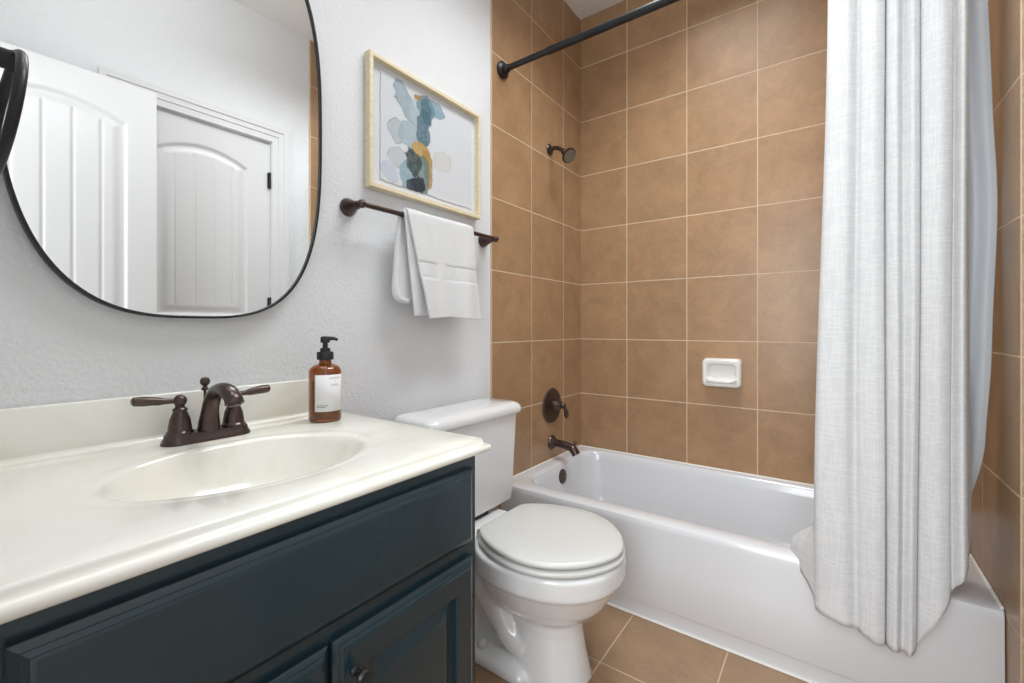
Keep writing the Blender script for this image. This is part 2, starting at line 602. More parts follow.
# ------------------------------------------------------------------ bathtub
BX0, BX1, BY0, BY1, BZ = 0.004, 1.5130, -0.757, -0.003, 0.352
tub = thing('bathtub', (0.757, -0.38, 0), 'long white alcove bathtub set between the tan tiled walls', 'bathtub')
bm = bmesh.new()
K = 10
IX0, IX1, IY0, IY1 = 0.070, 1.440, -0.672, -0.050     # inner lip
rings = [
    rrect(BX0, BX1, BY0 + 0.007, BY1, 0.0, 0.003, K),
    rrect(BX0, BX1, BY0 + 0.007, BY1, 0.052, 0.003, K),
    rrect(BX0, BX1, BY0 + 0.006, BY1, 0.056, 0.003, K),
    rrect(BX0, BX1, BY0 - 0.004, BY1, 0.058, 0.003, K),
    rrect(BX0, BX1, BY0 - 0.006, BY1, 0.063, 0.003, K),
    rrect(BX0, BX1, BY0 - 0.004, BY1, 0.20, 0.003, K),
    rrect(BX0, BX1, BY0 - 0.001, BY1, 0.325, 0.003, K),
    rrect(BX0, BX1, BY0, BY1, BZ - 0.014, 0.003, K),
    rrect(BX0, BX1, BY0 + 0.004, BY1, BZ - 0.004, 0.004, K),
    rrect(BX0, BX1, BY0 + 0.013, BY1, BZ, 0.006, K),
    rrect(IX0 - 0.018, IX1 + 0.018, IY0 - 0.016, IY1 + 0.014, BZ + 0.001, 0.110, K),
    rrect(IX0 - 0.007, IX1 + 0.007, IY0 - 0.006, IY1 + 0.005, BZ - 0.003, 0.108, K),
    rrect(IX0, IX1, IY0, IY1, BZ - 0.012, 0.105, K),
    rrect(IX0 + 0.006, IX1 - 0.012, IY0 + 0.006, IY1 - 0.005, BZ - 0.045, 0.105, K),
    rrect(IX0 + 0.022, IX1 - 0.085, IY0 + 0.030, IY1 - 0.022, 0.13, 0.115, K),
    rrect(IX0 + 0.040, IX1 - 0.140, IY0 + 0.060, IY1 - 0.045, 0.075, 0.115, K),
    rrect(IX0 + 0.085, IX1 - 0.200, IY0 + 0.105, IY1 - 0.085, 0.055, 0.100, K),
]
loft(bm, rings, True, True)
build('tub_shell', bm, M['enamel'], tub, True, 40)
bm = bmesh.new()      # overflow plate
lathe(bm, [(0.003, 0.0), (0.034, 0.0), (0.036, 0.003), (0.034, 0.008), (0.028, 0.010), (0.003, 0.011)], (0.0755, -0.345, 0.283), (1, 0, 0.10))
ov = build('overflow_plate', bm, M['bronze'], tub)
bm = bmesh.new()
for dz in (-0.014, 0.014):
    lathe(bm, [(0.001, 0), (0.004, 0.0), (0.004, 0.002), (0.001, 0.003)], (0.0865, -0.345, 0.283 + dz), (1, 0, 0.1), 12)
build('screw', bm, M['black'], ov)
bm = bmesh.new()
lathe(bm, [(0.003, 0), (0.032, 0.0), (0.032, 0.003), (0.020, 0.006), (0.003, 0.006)], (0.255, -0.36, 0.0553))
build('drain', bm, M['bronze'], tub)
bm = bmesh.new()      # caulk bead along the floor and at the wall tile
box(bm, BX0, BX1, BY0 - 0.001, BY0 + 0.009, 0.0, 0.006, 0.002)
box(bm, BX0, BX1, -0.008, -0.001, BZ - 0.002, BZ + 0.005, 0.002)
box(bm, 0.003, 0.009, BY0 + 0.01, -0.004, BZ - 0.002, BZ + 0.005, 0.002)
box(bm, BX1 - 0.006, BX1 + 0.001, BY0 + 0.01, -0.004, BZ - 0.002, BZ + 0.004, 0.002)
tag(build('caulk_bead', bm, M['caulk'], tub), 'bright white caulk bead')

# tub spout
sp_t = thing('tub_spout', (0.003, -0.326, 0.439), 'dark bronze tub spout sticking out of the tiled wall over the tub end', 'faucet')
bm = bmesh.new()
lathe(bm, [(0.003, 0), (0.036, 0), (0.037, 0.004), (0.033, 0.012), (0.024, 0.020), (0.019, 0.026)], (0.003, -0.326, 0.439), (1, 0, 0))
build('flange', bm, M['bronze'], sp_t)
bm = bmesh.new()
tube(bm, [(0.010, -0.326, 0.440), (0.05, -0.326, 0.439), (0.10, -0.326, 0.433), (0.128, -0.326, 0.422), (0.146, -0.326, 0.397)],
     [0.020, 0.019, 0.0195, 0.021, 0.021], 24)
build('spout', bm, M['bronze'], sp_t)
bm = bmesh.new()
lathe(bm, [(0.004, 0), (0.004, 0.016), (0.008, 0.020), (0.009, 0.027), (0.005, 0.031), (0.001, 0.032)], (0.133, -0.326, 0.434), (0.35, 0, 1), 20)
build('diverter_knob', bm, M['bronze'], sp_t)

# shower valve
va = thing('shower_valve', (0.003, -0.326, 0.628), 'round dark bronze shower valve plate with lever above the tub spout', 'shower valve')
bm = bmesh.new()
lathe(bm, [(0.003, 0), (0.088, 0.0), (0.090, 0.003), (0.086, 0.008), (0.074, 0.011), (0.060, 0.011), (0.040, 0.016), (0.003, 0.017)], (0.003, -0.326, 0.628), (1, 0, 0), 56)
build('escutcheon', bm, M['bronze'], va)
bm = bmesh.new()
lathe(bm, [(0.028, 0), (0.030, 0.010), (0.024, 0.024), (0.017, 0.040), (0.015, 0.052), (0.017, 0.058), (0.012, 0.066), (0.003, 0.068)], (0.016, -0.326, 0.632), (1, 0, 0.05), 32)
build('hub', bm, M['bronze'], va)
bm = bmesh.new()
tube(bm, [(0.074, -0.326, 0.640), (0.080, -0.322, 0.622), (0.084, -0.316, 0.600), (0.084, -0.312, 0.572)], [0.010, 0.007, 0.0095, 0.012, 0.008], 18)
build('lever', bm, M['bronze'], va)

# shower head
sh = thing('shower', (0.003, -0.346, 1.938), 'small dark bronze shower head on a bent arm high on the tile', 'shower head')
bm = bmesh.new()
lathe(bm, [(0.003, 0), (0.028, 0), (0.029, 0.003), (0.022, 0.010), (0.010, 0.014)], (0.003, -0.346, 1.938), (1, 0, 0))
build('flange', bm, M['bronze'], sh)
bm = bmesh.new()
tube(bm, [(0.006, -0.346, 1.938), (0.035, -0.346, 1.940), (0.062, -0.346, 1.930), (0.088, -0.346, 1.908)], [0.0105, 0.0105], 18)
build('arm', bm, M['bronze'], sh)
bm = bmesh.new()
hd = Vector((0.70, -0.18, -0.62)).normalized()
lathe(bm, [(0.004, -0.004), (0.015, 0.0), (0.016, 0.012), (0.013, 0.018), (0.020, 0.026), (0.033, 0.040), (0.0385, 0.046), (0.0385, 0.052), (0.034, 0.054), (0.003, 0.0535)],
      Vector((0.084, -0.346, 1.912)), hd, 40)
hdo = build('head', bm, M['bronze'], sh)
bm = bmesh.new()
fc = Vector((0.084, -0.346, 1.912)) + hd * 0.0545
lathe(bm, [(0.002, 0), (0.032, 0.0), (0.032, 0.0012), (0.024, 0.0016), (0.023, 0.0006), (0.013, 0.0006), (0.012, 0.0016), (0.002, 0.0018)], fc, hd, 40)
tag(build('spray_face', bm, plain('grey_spray_face', srgb(120, 112, 104), 0.4).m, hdo), 'grey spray face')

# soap dish on the long wall
sd = thing('soap_dish', (0.752, 0, 0.815), 'white ceramic soap dish fixed to the tan back wall', 'soap dish')
bm = bmesh.new()
# backplate, raised rim and projecting tray, one glazed casting


def rr_xz(x0, x1, z0, z1, y, r):
    return [Vector((p.x, y, p.y)) for p in rrect(x0, x1, z0, z1, 0, r, 8)]


X0, X1, Z0, Z1 = 0.668, 0.838, 0.750, 0.884
loft(bm, [rr_xz(X0, X1, Z0, Z1, 0.0, 0.018), rr_xz(X0, X1, Z0, Z1, -0.020, 0.020), rr_xz(X0 + 0.002, X1 - 0.002, Z0 + 0.001, Z1 - 0.003, -0.034, 0.022),
          rr_xz(X0 + 0.009, X1 - 0.009, Z0 + 0.008, Z1 - 0.010, -0.040, 0.020), rr_xz(X0 + 0.020, X1 - 0.020, Z0 + 0.028, Z1 - 0.022, -0.039, 0.018),
          rr_xz(X0 + 0.025, X1 - 0.025, Z0 + 0.036, Z1 - 0.028, -0.030, 0.018), rr_xz(X0 + 0.032, X1 - 0.032, Z0 + 0.040, Z1 - 0.034, -0.014, 0.016)])
build('dish_body', bm, M['dish'], sd)
bm = bmesh.new()
tube(bm, [(X0 + 0.024, -0.034, Z0 + 0.034), (X0 + 0.034, -0.052, Z0 + 0.030), (X0 + 0.060, -0.058, Z0 + 0.028), (X1 - 0.060, -0.058, Z0 + 0.028), (X1 - 0.034, -0.052, Z0 + 0.030), (X1 - 0.024, -0.034, Z0 + 0.034)],
     [0.009, 0.009], 14)
build('tray_lip', bm, M['dish'], sd)

# ------------------------------------------------------------------ shower rod
RY, RZ = -0.7518, 2.153
rod = thing('shower_rod', (0.003, RY, RZ), 'long black tension rod spanning the tub between the side walls', 'curtain rod')
bm = bmesh.new(); tube(bm, [(0.02, RY, RZ), (0.245, RY, RZ)], 0.0125, 20, 0); build('inner_tube', bm, M['black'], rod)
bm = bmesh.new(); tube(bm, [(0.232, RY, RZ), (0.237, RY, RZ), (0.239, RY, RZ), (1.495, RY, RZ)], [0.0127, 0.0127, 0.0148, 0.0148], 20, 0); build('outer_tube', bm, M['black'], rod)
for x, d in ((0.0035, 1), (1.5140, -1)):
    bm = bmesh.new()
    lathe(bm, [(0.003, 0), (0.034, 0), (0.036, 0.003), (0.036, 0.011), (0.030, 0.016), (0.019, 0.018), (0.018, 0.034), (0.0145, 0.038)], (x, RY, RZ), (d, 0, 0), 36)
    build('flange', bm, M['black'], rod)


# ------------------------------------------------------------------ curtain
def cloth(name, fn, nu, nv, wid, hei, mat, parent, thick=0.0012, sub=0, hang=None):
    bm = bmesh.new()
    uvl = bm.loops.layers.uv.new('UVMap')
    g = [[bm.verts.new(fn(i / nu, j / nv)) for i in range(nu + 1)] for j in range(nv + 1)]
    for j in range(nv):
        for i in range(nu):
            f = bm.faces.new((g[j][i], g[j][i + 1], g[j + 1][i + 1], g[j + 1][i]))
            for lp, (a, b) in zip(f.loops, ((i, j), (i + 1, j), (i + 1, j + 1), (i, j + 1))):
                lp[uvl].uv = (a / nu * wid, (hang - lp.vert.co.z) if hang else b / nv * hei)
    o = build(name, bm, mat, parent, True, 180)
    if thick:
        md = o.modifiers.new('solid', 'SOLIDIFY'); md.thickness = thick; md.offset = 0
    if sub:
        md = o.modifiers.new('sub', 'SUBSURF'); md.levels = sub; md.render_levels = sub
    return o


def sstep(a, b, x):
    t = max(0.0, min(1.0, (x - a) / (b - a)))
    return t * t * (3 - 2 * t)


def pw(pts, x):
    for (x0, y0), (x1, y1) in zip(pts, pts[1:]):
        if x <= x1:
            t = (x - x0) / (x1 - x0)
            return y0 + (y1 - y0) * max(0, t)
    return pts[-1][1]


def pws(pts, x):
    """smooth version"""
    for (x0, y0), (x1, y1) in zip(pts, pts[1:]):
        if x <= x1:
            t = max(0, (x - x0) / (x1 - x0))
            t = t * t * (3 - 2 * t)
            return y0 + (y1 - y0) * t
    return pts[-1][1]


cur = thing('shower_curtain', (1.31, RY, RZ), 'white woven fabric shower curtain bunched on the right, hanging outside the tub', 'shower curtain')
# plan of the gathered cloth: (s, x, y) control points, front folds bulge toward the room
TOPZ = 2.118
FOLD = [(0.00, 1.186, -0.742), (0.03, 1.170, -0.772), (0.08, 1.176, -0.806), (0.16, 1.212, -0.818), (0.215, 1.234, -0.798), (0.25, 1.246, -0.810), (0.31, 1.270, -0.822),
        (0.355, 1.287, -0.810), (0.375, 1.291, -0.795), (0.395, 1.295, -0.811), (0.44, 1.312, -0.826), (0.48, 1.326, -0.807), (0.53, 1.343, -0.822), (0.565, 1.355, -0.809),
        (0.585, 1.358, -0.799), (0.61, 1.363, -0.808), (0.68, 1.391, -0.822), (0.74, 1.411, -0.810), (0.78, 1.419, -0.791), (0.84, 1.432, -0.815), (0.90, 1.442, -0.802), (0.95, 1.444, -0.778), (1.0, 1.448, -0.755)]
FOLDB = [(0.00, 1.160, -0.756), (0.03, 1.140, -0.788), (0.08, 1.150, -0.818), (0.16, 1.200, -0.832), (0.215, 1.226, -0.813), (0.25, 1.240, -0.824), (0.31, 1.264, -0.834),
         (0.355, 1.283, -0.824), (0.375, 1.288, -0.808), (0.395, 1.292, -0.825), (0.44, 1.308, -0.840), (0.48, 1.322, -0.820), (0.53, 1.338, -0.832), (0.565, 1.349, -0.820),
         (0.585, 1.353, -0.810), (0.61, 1.358, -0.820), (0.68, 1.386, -0.832), (0.74, 1.407, -0.822), (0.78, 1.416, -0.804), (0.84, 1.430, -0.822), (0.90, 1.440, -0.808), (0.95, 1.444, -0.786), (1.0, 1.452, -0.765)]


def curve3(tab):
    ss = [p[0] for p in tab]
    pts = catmull([(p[1], p[2], 0) for p in tab], 12)
    par = []
    for a, b in zip(ss, ss[1:]):
        for q in range(12): par.append(a + (b - a) * q / 12)
    par.append(ss[-1])

    def f(s):
        lo, hi = 0, len(par) - 1
        while hi - lo > 1:
            m = (lo + hi) // 2
            if par[m] <= s: lo = m
            else: hi = m
        t = (s - par[lo]) / (par[hi] - par[lo])
        return pts[lo].lerp(pts[hi], t)
    return f


ct, cb = curve3(FOLD), curve3(FOLDB)
HEM = [(0.0, 0.360), (0.025, 0.330), (0.045, 0.285), (0.058, 0.245), (0.16, 0.236), (0.25, 0.226), (0.33, 0.216), (0.44, 0.214), (0.52, 0.208), (0.57, 0.222), (0.61, 0.250), (0.70, 0.330), (0.80, 0.405), (0.90, 0.455), (1.0, 0.490)]


def curtain_pt(s, v):
    zb = pw(HEM, s)
    z = TOPZ + (zb - TOPZ) * v
    h = (TOPZ - z) / 1.9
    p = ct(s).lerp(cb(s), sstep(0.0, 0.85, h))
    x = p.x + 0.003 * math.sin(9 * s + 5.5 * h) * h
    y = p.y + 0.003 * math.sin(13 * s + 7 * h)
    y += (RY - 0.012 - y) * 0.6 * sstep(0.10, 0.0, h)
    # the left corner is pulled back over the rim of the tub
    e = sstep(0.055, 0.0, s) * sstep(0.50, 0.37, z)
    x -= 0.082 * e
    y += 0.062 * e
    return Vector((x, y, z))


cloth('fabric', curtain_pt, 260, 120, 0.95, 1.9, M['curtain'], cur, hang=TOPZ)
for i in range(9):
    s = (i + 0.4) / 9
    p = ct(s)
    bm = bmesh.new()
    ring = [(p.x + 0.0 * a, RY + 0.026 * math.sin(2 * PI * a / 20), RZ - 0.010 + 0.030 * math.cos(2 * PI * a / 20)) for a in range(21)]
    tube(bm, ring, 0.0022, 8, 0, up=(1, 0, 0))
    build('ring', bm, M['black'], cur)

lin = thing('curtain_liner', (1.47, -0.70, RZ), 'plain grey white curtain liner hanging inside the tub behind the fabric', 'curtain liner')


def liner_pt(s, v):
    z = 2.112 + (0.225 - 2.112) * v
    # plain sheet hung just inside the rod, its right end spread against the tile
    xr = pws([(0.225, 1.42), (0.35, 1.432), (0.48, 1.462), (0.74, 1.497), (1.0, 1.503), (1.34, 1.508), (1.6, 1.502), (2.2, 1.492)], z)
    xl = 1.205 - 0.035 * sstep(1.0, 0.4, z)
    x = xl + (xr - xl) * s
    yy = -0.706 + 0.016 * math.cos(s * PI * 9) * (1 - sstep(0.85, 1.0, s))
    low = sstep(0.95, 0.42, z)
    yy = yy + 0.070 * low + 0.012 * sstep(0.4, 0.2, z)
    return Vector((x + 0.003 * math.sin(6 * z) * s, yy + 0.003 * math.sin(8 * z + 5 * s), z))


cloth('sheet', liner_pt, 120, 60, 1.0, 1.9, M['liner'], lin, 0.0008)

# ------------------------------------------------------------------ toilet
TY = -1.140
toi = thing('toilet', (0.38, TY, 0), 'white two piece round toilet with closed lid between vanity and tub', 'toilet')


def egg(xb, xf, hw, z, n=56, eb=2.6, ef=2.15):
    """closed outline, blunt at the back (xb) and rounder at the front (xf)"""
    xm = xb + (xf - xb) * 0.46
    out = []
    for i in range(n):
        t = 2 * PI * i / n
        c, s = math.cos(t), math.sin(t)
        e = ef if c > 0 else eb
        a = (xf - xm) if c > 0 else (xm - xb)
        out.append(Vector((xm + a * math.copysign(abs(c) ** (2 / e), c), TY + hw * math.copysign(abs(s) ** (2 / e), s), z)))
    return out


bm = bmesh.new()
# bowl
loft(bm, [egg(0.330, 0.545, 0.072, 0.165), egg(0.315, 0.590, 0.100, 0.185), egg(0.300, 0.628, 0.130, 0.210), egg(0.285, 0.660, 0.160, 0.245),
          egg(0.275, 0.683, 0.180, 0.285), egg(0.268, 0.696, 0.192, 0.308), egg(0.267, 0.698, 0.194, 0.312), egg(0.266, 0.705, 0.200, 0.318), egg(0.265, 0.706, 0.201, 0.368), egg(0.270, 0.700, 0.196, 0.375)])
# front pedestal
loft(bm, [egg(0.360, 0.610, 0.105, 0.0, 40, 2.4, 2.3), egg(0.365, 0.604, 0.101, 0.02, 40, 2.4, 2.3), egg(0.375, 0.592, 0.092, 0.08, 40), egg(0.375, 0.582, 0.086, 0.14, 40), egg(0.355, 0.580, 0.092, 0.19, 40), egg(0.33, 0.60, 0.11, 0.23, 40)])
# foot plate
loft(bm, [rrect(0.115, 0.47, TY - 0.128, TY + 0.128, 0.0, 0.035, 6), rrect(0.115, 0.47, TY - 0.128, TY + 0.128, 0.022, 0.035, 6), rrect(0.122, 0.46, TY - 0.119, TY + 0.119, 0.032, 0.032, 6), rrect(0.15, 0.44, TY - 0.088, TY + 0.088, 0.050, 0.03, 6)])
# rear body and deck under the tank
loft(bm, [rrect(0.15, 0.40, TY - 0.058, TY + 0.058, 0.02, 0.04, 6), rrect(0.16, 0.40, TY - 0.050, TY + 0.050, 0.15, 0.04, 6), rrect(0.10, 0.40, TY - 0.075, TY + 0.075, 0.26, 0.05, 6), rrect(0.04, 0.36, TY - 0.125, TY + 0.125, 0.325, 0.05, 6),
          rrect(0.035, 0.35, TY - 0.135, TY + 0.135, 0.335, 0.05, 6), rrect(0.035, 0.34, TY - 0.135, TY + 0.135, 0.366, 0.05, 6)])
# trapway snaking along both flanks
for sgn in (-1, 1):
    tube(bm, [(0.44, TY + sgn * 0.060, 0.075), (0.385, TY + sgn * 0.062, 0.10), (0.325, TY + sgn * 0.066, 0.175), (0.265, TY + sgn * 0.070, 0.235), (0.205, TY + sgn * 0.066, 0.205), (0.185, TY + sgn * 0.062, 0.12), (0.195, TY + sgn * 0.06, 0.02)],
         [0.040, 0.044, 0.046, 0.048, 0.046, 0.046, 0.050], 20)
raw = build('bowl_raw', bm, None)
rm = raw.modifiers.new('remesh', 'REMESH'); rm.mode = 'VOXEL'; rm.voxel_size = 0.0055
sm = raw.modifiers.new('smooth', 'SMOOTH'); sm.iterations = 5; sm.factor = 0.5
dg = bpy.context.evaluated_depsgraph_get()
me = bpy.data.meshes.new_from_object(raw.evaluated_get(dg))
me.name = 'bowl'
bpy.data.objects.remove(raw)
bowl = bpy.data.objects.new('bowl', me)
COL.objects.link(bowl)
me.materials.clear(); me.materials.append(M['porcelain'])
me.polygons.foreach_set('use_smooth', [True] * len(me.polygons))
bowl.parent = toi
bowl.matrix_parent_inverse = Matrix.Translation(-Vector(toi.location))

HALF = [(0.296, 0.0), (0.296, 0.060), (0.297, 0.100), (0.303, 0.118), (0.316, 0.134), (0.350, 0.158), (0.395, 0.179), (0.45, 0.193), (0.505, 0.197), (0.560, 0.186), (0.615, 0.156), (0.662, 0.110), (0.691, 0.062), (0.705, 0.020), (0.706, 0.0)]


def outline(inset, z):
    half = catmull([(x, h, 0) for x, h in HALF], 4)
    c = Vector((0.505, 0, 0))
    pts = half + [Vector((p.x, -p.y, 0)) for p in half[-2:0:-1]]
    out = []
    for p in pts:
        d = p - c
        q = p - d.normalized() * inset
        out.append(Vector((q.x, TY + q.y, z)))
    return out


bm = bmesh.new()      # lid, gently domed
loft(bm, [outline(0.008, 0.400), outline(0.002, 0.402), outline(0.0, 0.406), outline(0.0, 0.410), outline(0.003, 0.4145), outline(0.010, 0.417), outline(0.06, 0.4195), outline(0.12, 0.420)])
build('seat_lid', bm, M['seat'], toi, True, 50)
bm = bmesh.new()
loft(bm, [outline(0.006, 0.3775), outline(-0.001, 0.380), outline(-0.004, 0.385), outline(-0.003, 0.391), outline(0.003, 0.3955), outline(0.012, 0.3965)])
build('seat', bm, M['seat'], toi, True, 50)
for sgn in (-1, 1):
    bm = bmesh.new()
    lathe(bm, [(0.003, -0.019), (0.011, -0.019), (0.0125, -0.016), (0.0125, 0.016), (0.011, 0.019), (0.003, 0.019)], (0.283, TY + sgn * 0.078, 0.388), (0, 1, 0), 20)
    box(bm, 0.268, 0.298, TY + sgn * 0.078 - 0.018, TY + sgn * 0.078 + 0.018, 0.366, 0.386, 0.004)
    build('seat_hinge', bm, M['seat'], toi)
TC = -1.1260       # tank centre line
bm = bmesh.new()
loft(bm, [rrect(0.030, 0.188, TC - 0.196, TC + 0.196, 0.380, 0.030), rrect(0.024, 0.194, TC - 0.202, TC + 0.202, 0.386, 0.032), rrect(0.022, 0.197, TC - 0.207, TC + 0.207, 0.42, 0.032), rrect(0.018, 0.204, TC - 0.224, TC + 0.224, 0.706, 0.032)])
build('tank', bm, M['porcelain'], toi)
bm = bmesh.new()
loft(bm, [rrect(0.016, 0.206, TC - 0.234, TC + 0.234, 0.705, 0.030), rrect(0.012, 0.212, TC - 0.242, TC + 0.242, 0.708, 0.034), rrect(0.012, 0.214, TC - 0.245, TC + 0.245, 0.714, 0.036), rrect(0.014, 0.213, TC - 0.244, TC + 0.244, 0.728, 0.036),
          rrect(0.020, 0.204, TC - 0.235, TC + 0.235, 0.741, 0.034), rrect(0.030, 0.190, TC - 0.220, TC + 0.220, 0.7465, 0.030), rrect(0.060, 0.150, TC - 0.15, TC + 0.15, 0.748, 0.02)])
build('tank_lid', bm, M['porcelain'], toi, True, 60)
bm = bmesh.new()
box(bm, 0.045, 0.185, TC - 0.060, TC + 0.060, 0.364, 0.384, 0.006)
build('gasket', bm, M['gasket'], toi)
for sgn in (-1, 1):
    bm = bmesh.new()
    lathe(bm, [(0.017, 0), (0.017, 0.006), (0.0145, 0.016), (0.008, 0.022), (0.002, 0.024)], (0.295, TY + sgn * 0.096, 0.045), n=24)
    build('bolt_cap', bm, M['seat'], toi)

# ------------------------------------------------------------------ vanity
VX, VY0, VY1 = 0.554, -2.280, -1.5725
van = thing('vanity_cabinet', (0.27, (VY0 + VY1) / 2, 0), 'deep teal bathroom vanity cabinet with raised panel doors', 'cabinet')
bm = bmesh.new()
box(bm, VX - 0.018, VX, VY0, VY1, 0.10, 0.7575, 0.0015, 1)      # face
box(bm, 0.002, VX - 0.018, VY1 - 0.016, VY1, 0.10, 0.7575, 0.0015, 1)
box(bm, 0.002, VX - 0.018, VY0, VY0 + 0.016, 0.10, 0.7575, 0.0015, 1)
box(bm, 0.002, 0.010, VY0 + 0.016, VY1 - 0.016, 0.10, 0.7575)
box(bm, 0.010, VX - 0.018, VY0 + 0.016, VY1 - 0.016, 0.10, 0.116)
build('carcass', bm, M['teal'], van, True, 30)
bm = bmesh.new(); box(bm, 0.01, VX - 0.07, VY0 + 0.002, VY1 - 0.002, 0.0, 0.101); build('toe_kick', bm, M['teal'], van)


def stepped_front(bm, y0, y1, z0, z1, x, steps):
    """slab with a moulded edge: steps = [(inset, height)] from the cabinet face outward"""
    rings = []
    for i, h in steps:
        rings.append([Vector((x + h, y0 + i, z0 + i)), Vector((x + h, y1 - i, z0 + i)), Vector((x + h, y1 - i, z1 - i)), Vector((x + h, y0 + i, z1 - i))])
    return loft(bm, rings)


EDGE = [(0.0, 0.0), (0.0, 0.0095), (0.0010, 0.0105), (0.0078, 0.0142), (0.0080, 0.0154), (0.0140, 0.0184), (0.0142, 0.0194), (0.0180, 0.0204), (0.0190, 0.0204)]
bm = bmesh.new()
stepped_front(bm, -2.247, -1.5945, 0.5800, 0.7340, VX + 0.0005, EDGE)
build('drawer_front', bm, M['teal'], van, True, 25)
for y0, y1, kn in ((-2.247, -1.9255, -1.952), (-1.9175, -1.5945, -1.886)):
    bm = bmesh.new()
    S = 0.056
    stepped_front(bm, y0, y1, 0.118, 0.5510, VX + 0.0005, EDGE + [(S, 0.0204), (S + 0.003, 0.0185), (S + 0.005, 0.0095), (S + 0.013, 0.0080), (S + 0.016, 0.0090), (S + 0.036, 0.0175), (S + 0.039, 0.0178)])
    d = build('door', bm, M['teal'], van, True, 25)
    bm = bmesh.new()
    lathe(bm, [(0.008, 0), (0.0085, 0.002), (0.0055, 0.005), (0.005, 0.013), (0.009, 0.018), (0.0125, 0.022), (0.0135, 0.026), (0.0105, 0.030), (0.002, 0.0315)], (VX + 0.0207, kn, 0.494), (1, 0, 0), 28)
    build('knob', bm, M['black'], d)

# counter with integral oval basin
CT = 0.790
CX1, CY0_, CY1_ = 0.5615, -2.2885, -1.5594
top = thing('countertop', (0.28, -1.93, 0.76), 'cream cultured marble vanity top with an integral oval basin', 'countertop')
bm = bmesh.new()
BCX, BCY, BA, BB = 0.314, -1.920, 0.154, 0.211
N = 96
corners = [(CX1, CY1_), (0.003, CY1_), (0.003, CY0_), (CX1, CY0_)]
cang = [math.atan2(y - BCY, x - BCX) % (2 * PI) for x, y in corners]
angs = sorted([a for a in (2 * PI * i / N for i in range(N)) if min(abs(a - c) for c in cang) > 0.03] + cang)


def rect_pt(a, ox=0.0, oy=0.0):
    dx, dy = math.cos(a), math.sin(a)
    ts = []
    if dx > 1e-9: ts.append((CX1 - BCX) / dx)
    if dx < -1e-9: ts.append((0.003 - BCX) / dx)
    if dy > 1e-9: ts.append((CY1_ - BCY) / dy)
    if dy < -1e-9: ts.append((CY0_ - BCY) / dy)
    t = min(ts)
    x, y = BCX + dx * t, BCY + dy * t
    if abs(x - CX1) < 1e-6: x += ox
    if abs(y - CY1_) < 1e-6: y += oy
    return x, y


def ell(a, s):
    # same direction a, on the ellipse scaled by s
    dx, dy = math.cos(a), math.sin(a)
    r = s / math.sqrt((dx / BA) ** 2 + (dy / BB) ** 2)
    return BCX + dx * r, BCY + dy * r


rings = []
for s, z in ((0.10, -0.118), (0.35, -0.114), (0.58, -0.100), (0.76, -0.075), (0.88, -0.045), (0.95, -0.020), (0.985, -0.0085), (1.01, -0.004), (1.05, -0.0018), (1.12, -0.0012), (1.17, -0.0012), (1.20, 0.0)):
    rings.append([Vector((*ell(a, s), CT + z)) for a in angs])
# the band out to the slab edge, then the moulded edge (front and right end only)
e20 = [Vector((*ell(a, 1.20), CT)) for a in angs]
r0 = [Vector((*rect_pt(a), CT)) for a in angs]
rings = [[q if (q - Vector((BCX, BCY, q.z))).length < (r - Vector((BCX, BCY, r.z))).length * 0.985 else Vector((BCX, BCY, q.z)).lerp(Vector((r.x, r.y, q.z)), 0.985)
          for q, r in zip(ring, r0)] for ring in rings]
rings.append([p.lerp(q, 0.5) for p, q in zip(rings[-1], r0)])
for o, z in ((-0.004, 0.0), (-0.001, -0.001), (0.0005, -0.004), (0.0008, -0.008), (0.003, -0.0115), (0.0075, -0.013), (0.0115, -0.0145), (0.0140, -0.018), (0.0140, -0.023), (0.0115, -0.028), (0.006, -0.031), (-0.010, -0.032)):
    rings.append([Vector((*rect_pt(a, o, o), CT + z)) for a in angs])
loft(bm, rings, True, False)
build('slab', bm, M['marble'], top, True, 60)
bm = bmesh.new()
box(bm, 0.001, 0.020, CY0_, CY1_, CT - 0.02, 0.888, 0.004, 3)
# cove where the splash meets the top
prof = [(0.019, 0.014), (0.0215, 0.006), (0.027, 0.0015), (0.034, 0.0001), (0.019, -0.004)]
loft(bm, [[Vector((x, CY0_, CT + z)) for x, z in prof], [Vector((x, CY1_ - 0.001, CT + z)) for x, z in prof]])
build('backsplash', bm, M['marble'], top, True, 50)
bm = bmesh.new()
lathe(bm, [(0.003, 0), (0.020, 0), (0.021, 0.002), (0.017, 0.005), (0.003, 0.006)], (BCX, BCY, CT - 0.1175), n=28)
build('drain', bm, M['bronze'], top)

# ------------------------------------------------------------------ faucet
FX, FY = 0.085, -1.910
fa = thing('faucet', (FX, FY, CT), 'dark bronze two handle faucet on the cream vanity top', 'faucet')
bm = bmesh.new()
FZ = CT + 0.0005


def stadium(ax, ay, z):
    return rrect(FX - ax, FX + ax, FY - ay, FY + ay, z, ax, 10)


